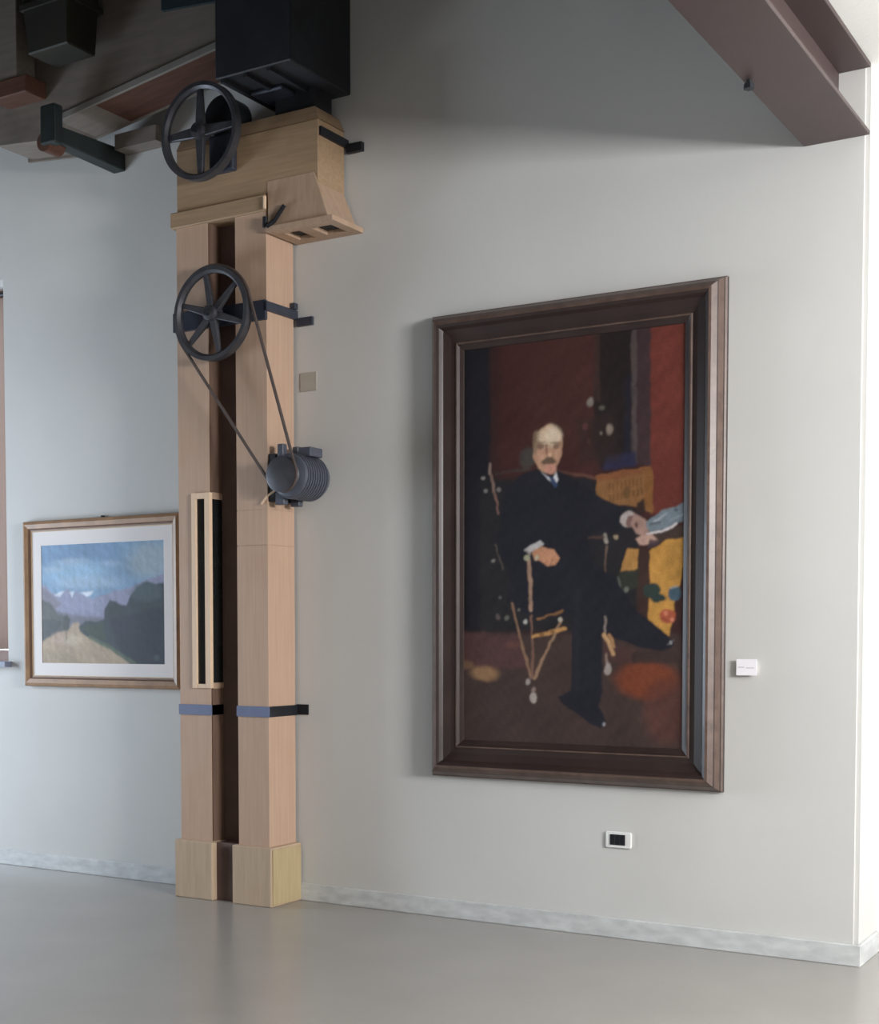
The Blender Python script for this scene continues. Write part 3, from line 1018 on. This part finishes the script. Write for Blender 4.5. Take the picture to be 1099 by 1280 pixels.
('ell',[(0.442,1.543),(0.46,1.541),(0.442,1.555)],0,(108,84,70),0.01,0.9),
('ell',[(0.522,1.537),(0.539,1.536),(0.522,1.549)],0,(112,88,74),0.01,0.9),
('line',[(0.465,1.545),(0.495,1.543)],0.004,(90,76,66),0.004,0.7),
('line',[(0.473,1.548),(0.469,1.501)],0.009,(128,90,72),0.006,0.9),
('ell',[(0.487,1.496),(0.498,1.495),(0.487,1.508)],0,(196,158,134),0.005,0.9),
('poly',[(0.438,1.463),(0.469,1.489),(0.5,1.483),(0.531,1.457),(0.509,1.451),(0.478,1.457),(0.452,1.45)],0,(98,78,64),0.006,1),
('poly',[(0.439,1.423),(0.474,1.389),(0.505,1.375),(0.522,1.414),(0.536,1.37),(0.518,1.347),(0.474,1.373)],0,(196,196,200),0.005,1),
('poly',[(0.483,1.385),(0.509,1.387),(0.536,1.346),(0.518,1.327),(0.492,1.364)],0,(50,64,94),0.005,1),
('poly',[(0.346,1.026),(0.387,1.053),(0.44,1.071),(0.462,1.054),(0.413,1.024),(0.369,1.009)],0,(172,168,168),0.006,1),
('poly',[(0.387,1.017),(0.449,1.043),(0.511,1.024),(0.546,0.983),(0.524,0.948),(0.476,0.942),(0.44,0.967),(0.405,0.976)],0,(174,126,98),0.006,1),
('line',[(0.476,0.974),(0.463,0.946)],0.005,(130,88,68),0.005,0.8),
('line',[(0.502,0.981),(0.498,0.949)],0.005,(130,88,68),0.005,0.8),
('ell',[(0.911,1.158),(0.956,1.156),(0.91,1.197)],0,(168,156,152),0.008,1),
('ell',[(0.927,1.146),(0.96,1.144),(0.927,1.177)],0,(112,86,82),0.008,1),
('poly',[(0.935,1.192),(0.993,1.158),(1.03,1.103),(0.993,1.074),(0.952,1.083),(0.919,1.131)],0,(146,118,108),0.008,1),
('ell',[(0.952,1.129),(0.961,1.129),(0.952,1.148)],0,(74,50,48),0.006,0.9),
('poly',[(0.993,1.135),(1.082,1.192),(1.201,1.228),(1.201,1.141),(1.106,1.107),(1.018,1.088)],0,(104,114,122),0.006,1),
('line',[(1.042,1.141),(1.106,1.176)],0.008,(158,164,168),0.006,0.8),
('line',[(1.017,1.126),(1.074,1.139)],0.009,(60,66,70),0.006,0.8),
('ell',[(1.15,1.193),(1.164,1.192),(1.149,1.205)],0,(64,76,88),0.006,0.8),
('line',[(1.122,1.145),(1.193,1.172)],0.007,(150,158,164),0.006,0.7),
('line',[(1.001,1.081),(1.074,1.09),(1.154,1.124)],0.011,(198,190,190),0.005,1),
('poly',[(0.94,1.06),(0.977,1.082),(1.034,1.08),(1.067,1.048),(1.026,1.034),(0.969,1.028)],0,(172,140,126),0.008,1),
('poly',[(1.018,1.057),(1.075,1.055),(1.059,1.025),(1.01,1.011)],0,(66,52,58),0.006,0.9),
('line',[(0.279,0.756),(0.325,0.592),(0.389,0.377)],0.013,(126,98,78),0.006,1),
('line',[(0.373,0.977),(0.383,0.855),(0.388,0.726)],0.018,(146,118,100),0.006,1),
('line',[(0.388,0.693),(0.398,0.511),(0.394,0.377)],0.012,(112,84,72),0.006,1),
('line',[(0.556,0.672),(0.504,0.572),(0.407,0.377)],0.014,(140,112,90),0.006,1),
('line',[(0.424,0.677),(0.556,0.716)],0.013,(128,92,62),0.006,1),
('line',[(0.397,0.588),(0.574,0.628)],0.019,(176,132,84),0.006,1),
('line',[(0.442,0.6),(0.455,0.6)],0.016,(110,78,50),0.006,0.8),
('line',[(0.504,0.612),(0.513,0.612)],0.016,(110,78,50),0.006,0.8),
('ell',[(0.364,0.989),(0.38,0.989),(0.364,1.005)],0,(150,146,124),0.006,1),
('ell',[(0.418,0.987),(0.431,0.987),(0.418,1.0)],0,(170,160,138),0.006,1),
('line',[(0.36,1.026),(0.378,1.009)],0.012,(150,140,136),0.006,1),
('ell',[(0.356,0.665),(0.369,0.665),(0.356,0.678)],0,(164,164,158),0.006,1),
('ell',[(0.316,0.727),(0.325,0.726),(0.315,0.736)],0,(100,96,88),0.006,1),
('ell',[(0.252,0.686),(0.265,0.686),(0.252,0.696)],0,(92,90,84),0.006,1),
('ell',[(0.197,0.687),(0.207,0.687),(0.197,0.7)],0,(84,74,72),0.006,1),
('ell',[(0.548,0.676),(0.56,0.676),(0.548,0.689)],0,(170,164,150),0.006,1),
('ell',[(0.371,0.36),(0.384,0.361),(0.371,0.373)],0,(150,142,138),0.006,1),
('ell',[(0.403,0.32),(0.416,0.321),(0.403,0.333)],0,(130,112,104),0.006,1),
('ell',[(0.403,0.28),(0.422,0.28),(0.403,0.306)],0,(156,146,140),0.006,1),
('line',[(0.79,1.089),(0.795,1.05)],0.014,(140,132,124),0.006,1),
('ell',[(0.845,1.075),(0.857,1.075),(0.845,1.088)],0,(134,120,98),0.006,1),
('line',[(0.795,1.027),(0.791,0.909)],0.011,(104,84,74),0.006,0.9),
('line',[(0.697,1.077),(0.782,1.074)],0.012,(76,58,52),0.008,0.9),
('line',[(0.789,0.682),(0.793,0.611)],0.009,(128,116,110),0.006,1),
('line',[(0.785,0.6),(0.815,0.548),(0.836,0.501)],0.018,(178,142,104),0.006,1),
('line',[(0.814,0.596),(0.84,0.541)],0.012,(160,120,84),0.006,1),
('line',[(0.798,0.501),(0.803,0.462)],0.012,(130,112,104),0.006,1),
('ell',[(0.807,0.43),(0.825,0.431),(0.807,0.459)],0,(150,140,134),0.006,1),
]
LANDSCAPE_STROKES = [
('poly',[(-0.043,0.809),(1.069,0.766),(1.06,-0.022),(-0.059,-0.034)],0,(118,146,174),0.01,1),
('poly',[(-0.043,0.809),(0.673,0.781),(0.671,0.635),(-0.047,0.631)],0,(104,132,164),0.06,0.8),
('ell',[(0.929,0.627),(1.117,0.622),(0.93,0.733)],0,(146,162,172),0.1,0.9),
('ell',[(0.268,0.567),(0.538,0.56),(0.269,0.627)],0,(136,166,192),0.06,0.9),
('ell',[(0.241,0.638),(0.364,0.634),(0.242,0.658)],0,(150,168,188),0.03,0.7),
('ell',[(0.101,0.591),(0.185,0.589),(0.101,0.607)],0,(152,170,188),0.02,0.6),
('ell',[(0.592,0.618),(0.658,0.616),(0.592,0.633)],0,(146,166,188),0.02,0.6),
('ell',[(0.403,0.504),(0.669,0.498),(0.404,0.544)],0,(150,172,194),0.04,0.8),
('poly',[(-0.049,0.504),(0.043,0.486),(0.098,0.44),(0.154,0.429),(0.197,0.458),(0.238,0.463),(0.265,0.422),(0.307,0.456),(0.361,0.425),(0.442,0.404),(0.509,0.423),(0.603,0.441),(0.734,0.463),(0.928,0.522),(1.066,0.552),(1.062,0.194),(-0.055,0.197)],0,(134,136,160),0.008,1),
('poly',[(-0.049,0.488),(0.036,0.476),(0.098,0.425),(0.167,0.373),(0.054,0.298),(-0.053,0.299)],0,(116,112,120),0.02,0.8),
('poly',[(0.112,0.429),(0.161,0.419),(0.197,0.453),(0.155,0.449)],0,(196,202,214),0.008,0.9),
('poly',[(0.238,0.447),(0.286,0.452),(0.265,0.412)],0,(200,206,218),0.006,0.9),
('poly',[(0.327,0.446),(0.456,0.453),(0.422,0.419),(0.388,0.415)],0,(204,210,220),0.008,0.95),
('poly',[(-0.052,0.361),(0.083,0.339),(0.263,0.307),(0.501,0.285),(0.6,0.254),(0.466,0.196),(-0.055,0.171)],0,(104,104,116),0.02,0.95),
('poly',[(-0.051,0.412),(0.069,0.379),(0.138,0.308),(0.222,0.297),(0.248,0.246),(0.164,0.186),(0.093,0.146),(-0.057,0.105)],0,(82,84,84),0.02,1),
('poly',[(-0.054,0.269),(0.096,0.278),(0.179,0.257),(0.122,0.186),(0.023,0.146),(-0.056,0.115)],0,(66,70,72),0.015,0.9),
('poly',[(0.234,0.216),(0.276,0.256),(0.317,0.256),(0.357,0.186),(0.597,0.087),(0.793,-0.01),(-0.059,-0.034),(-0.056,0.115),(0.094,0.176),(0.178,0.206)],0,(158,140,120),0.012,1),
('ell',[(0.15,0.161),(0.219,0.161),(0.15,0.196)],0,(172,148,134),0.03,0.8),
('ell',[(0.26,0.146),(0.343,0.146),(0.261,0.176)],0,(176,162,142),0.03,0.7),
('poly',[(-0.057,0.084),(0.064,0.095),(0.259,0.055),(0.462,-0.028),(-0.059,-0.034)],0,(144,128,106),0.04,0.7),
('poly',[(0.317,0.226),(0.372,0.266),(0.453,0.26),(0.534,0.269),(0.541,0.334),(0.582,0.392),(0.635,0.382),(0.68,0.361),(0.72,0.356),(0.766,0.428),(0.812,0.476),(0.889,0.499),(0.965,0.482),(1.066,0.499),(1.06,-0.022),(0.792,-0.025),(0.584,0.087),(0.411,0.156),(0.33,0.196)],0,(54,62,68),0.008,1),
('ell',[(0.888,0.436),(1.015,0.434),(0.889,0.494)],0,(72,86,92),0.03,0.7),
('ell',[(0.634,0.313),(0.699,0.312),(0.635,0.362)],0,(50,56,60),0.02,0.9),
('poly',[(0.567,0.269),(1.064,0.361),(1.06,-0.022),(0.825,-0.024),(0.663,0.072)],0,(42,47,58),0.04,0.9),
('poly',[(0.33,0.226),(0.52,0.255),(0.545,0.146),(0.452,0.156)],0,(58,68,60),0.015,0.9),
('line',[(0.411,0.161),(0.584,0.097),(0.78,0.005)],0.02,(86,100,80),0.015,0.8),
('poly',[(0.18,0.287),(0.222,0.307),(0.249,0.267),(0.227,0.196),(0.185,0.206)],0,(66,70,68),0.008,1),
('line',[(0.206,0.216),(0.212,0.151)],0.012,(90,86,76),0.008,0.9),
('ell',[(0.96,0.04),(0.978,0.04),(0.96,0.052)],0,(80,88,92),0.01,0.6),
]

# large portrait
PX0, PX1, PZ0, PZ1 = -3.712, -2.128, .757, 3.168
pr = empty('portrait_painting', ((PX0 + PX1) / 2, -.02, PZ0))
tag(pr, 'large dark framed oil portrait of a seated man in a black suit', 'painting')
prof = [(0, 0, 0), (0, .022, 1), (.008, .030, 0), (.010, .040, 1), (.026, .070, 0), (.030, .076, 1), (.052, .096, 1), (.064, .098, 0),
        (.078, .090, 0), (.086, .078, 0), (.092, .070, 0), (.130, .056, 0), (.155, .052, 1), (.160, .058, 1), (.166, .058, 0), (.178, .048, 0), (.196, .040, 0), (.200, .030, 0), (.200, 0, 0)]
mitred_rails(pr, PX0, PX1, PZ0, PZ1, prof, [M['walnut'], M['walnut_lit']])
cv = canvas('canvas', pr, -3.515, .955, -.035, 1.19, 2.02, 280, 470, [(k, [(a, b - .05) for a, b in p], w_, c, s, al) for k, p, w_, c, s, al in PORTRAIT_STROKES], 1.15, .05, .5)
cv['label'] = 'oil portrait: seated man with moustache, bamboo chair, red wall, yellow cloth'

# small landscape
LX0, LX1, LZ0, LZ1 = -6.735, -5.430, 1.180, 2.232
lp = empty('landscape_painting', ((LX0 + LX1) / 2, -.02, LZ0))
tag(lp, 'small gilt framed landscape with country path and distant mountains', 'painting')
prof = [(0, 0, 0), (0, .030, 0), (.006, .046, 0), (.022, .052, 0), (.048, .044, 1), (.056, .036, 1), (.064, .034, 2), (.070, .030, 2), (.070, 0, 0)]
mitred_rails(lp, LX0, LX1, LZ0, LZ1, prof, [M['gilt'], M['brown_frame'], M['gilt_pale']])
bm = bmesh.new()
mx0, mx1, mz0, mz1 = LX0 + .069, LX1 - .069, LZ0 + .069, LZ1 - .069
ix0, ix1, iz0, iz1 = -6.590, -5.566, 1.330, 2.075
box(bm, mx0, ix0, -.028, -.010, mz0, mz1)
box(bm, ix1, mx1, -.028, -.010, mz0, mz1)
box(bm, ix0, ix1, -.028, -.010, mz0, iz0)
box(bm, ix0, ix1, -.028, -.010, iz1, mz1)
part('passepartout', bm, M['mat_white'], lp)
cv = canvas('canvas', lp, -6.59, 1.33, -.0245, 1.024, .745, 190, 140, LANDSCAPE_STROKES, 1.2, .05, .5)
cv['label'] = 'oil sketch of a pale path, dark trees and blue mountains'
bm = bmesh.new()
rod(bm, (-6.07, -.012, LZ1 - .01), (-6.07, -.012, LZ1 + .012), .012, 8)
part('hanging_eye', bm, M['black_steel'], lp)

# ------------------------------------------------------------------ small things on the wall
so = empty('wall_socket', (-2.655, 0, .445))
tag(so, 'white wall socket plate with black insert below the portrait', 'socket')
bm = bmesh.new()
b0 = [(-2.720, .449), (-2.595, .449), (-2.590, .455), (-2.590, .522), (-2.595, .529), (-2.720, .529), (-2.725, .522), (-2.725, .455)]
prism_xz(bm, b0, -.012, 0)
part('cover_plate', bm, M['white_plastic'], so, bevel=.003, seg=2)
for i in range(3):
    bm = bmesh.new()
    xx = -2.700 + i * .0265
    box(bm, xx, xx + .0262, -.0165, -.011, .464, .516)
    part('module', bm, M['black_plastic'], so, bevel=.0012, seg=1)

lb = empty('picture_label', (-2.02, 0, 1.315))
tag(lb, 'small white caption card on the wall right of the portrait', 'label')
bm = bmesh.new()
box(bm, -2.068, -1.972, -.022, -.019, 1.312, 1.388)
part('card', bm, M['paper'], lb)
bm = bmesh.new()
box(bm, -2.06, -1.98, -.019, 0, 1.325, 1.375)
part('holder', bm, M['white_plastic'], lb)
bm = bmesh.new()
box(bm, -2.060, -2.030, -.0224, -.0219, 1.348, 1.352)
box(bm, -2.022, -1.984, -.0224, -.0219, 1.345, 1.349)
part('print_line', bm, M['print'], lb)

bm = bmesh.new()
box(bm, -.056, .056, -.006, 0, -.052, .052)
tag(finish('junction_cover', bm, M['junction'], loc=(-4.52, 0, 2.913), bevel=.002, seg=1), 'small square plaster grey cover on the wall beside the trunk', 'wall cover')
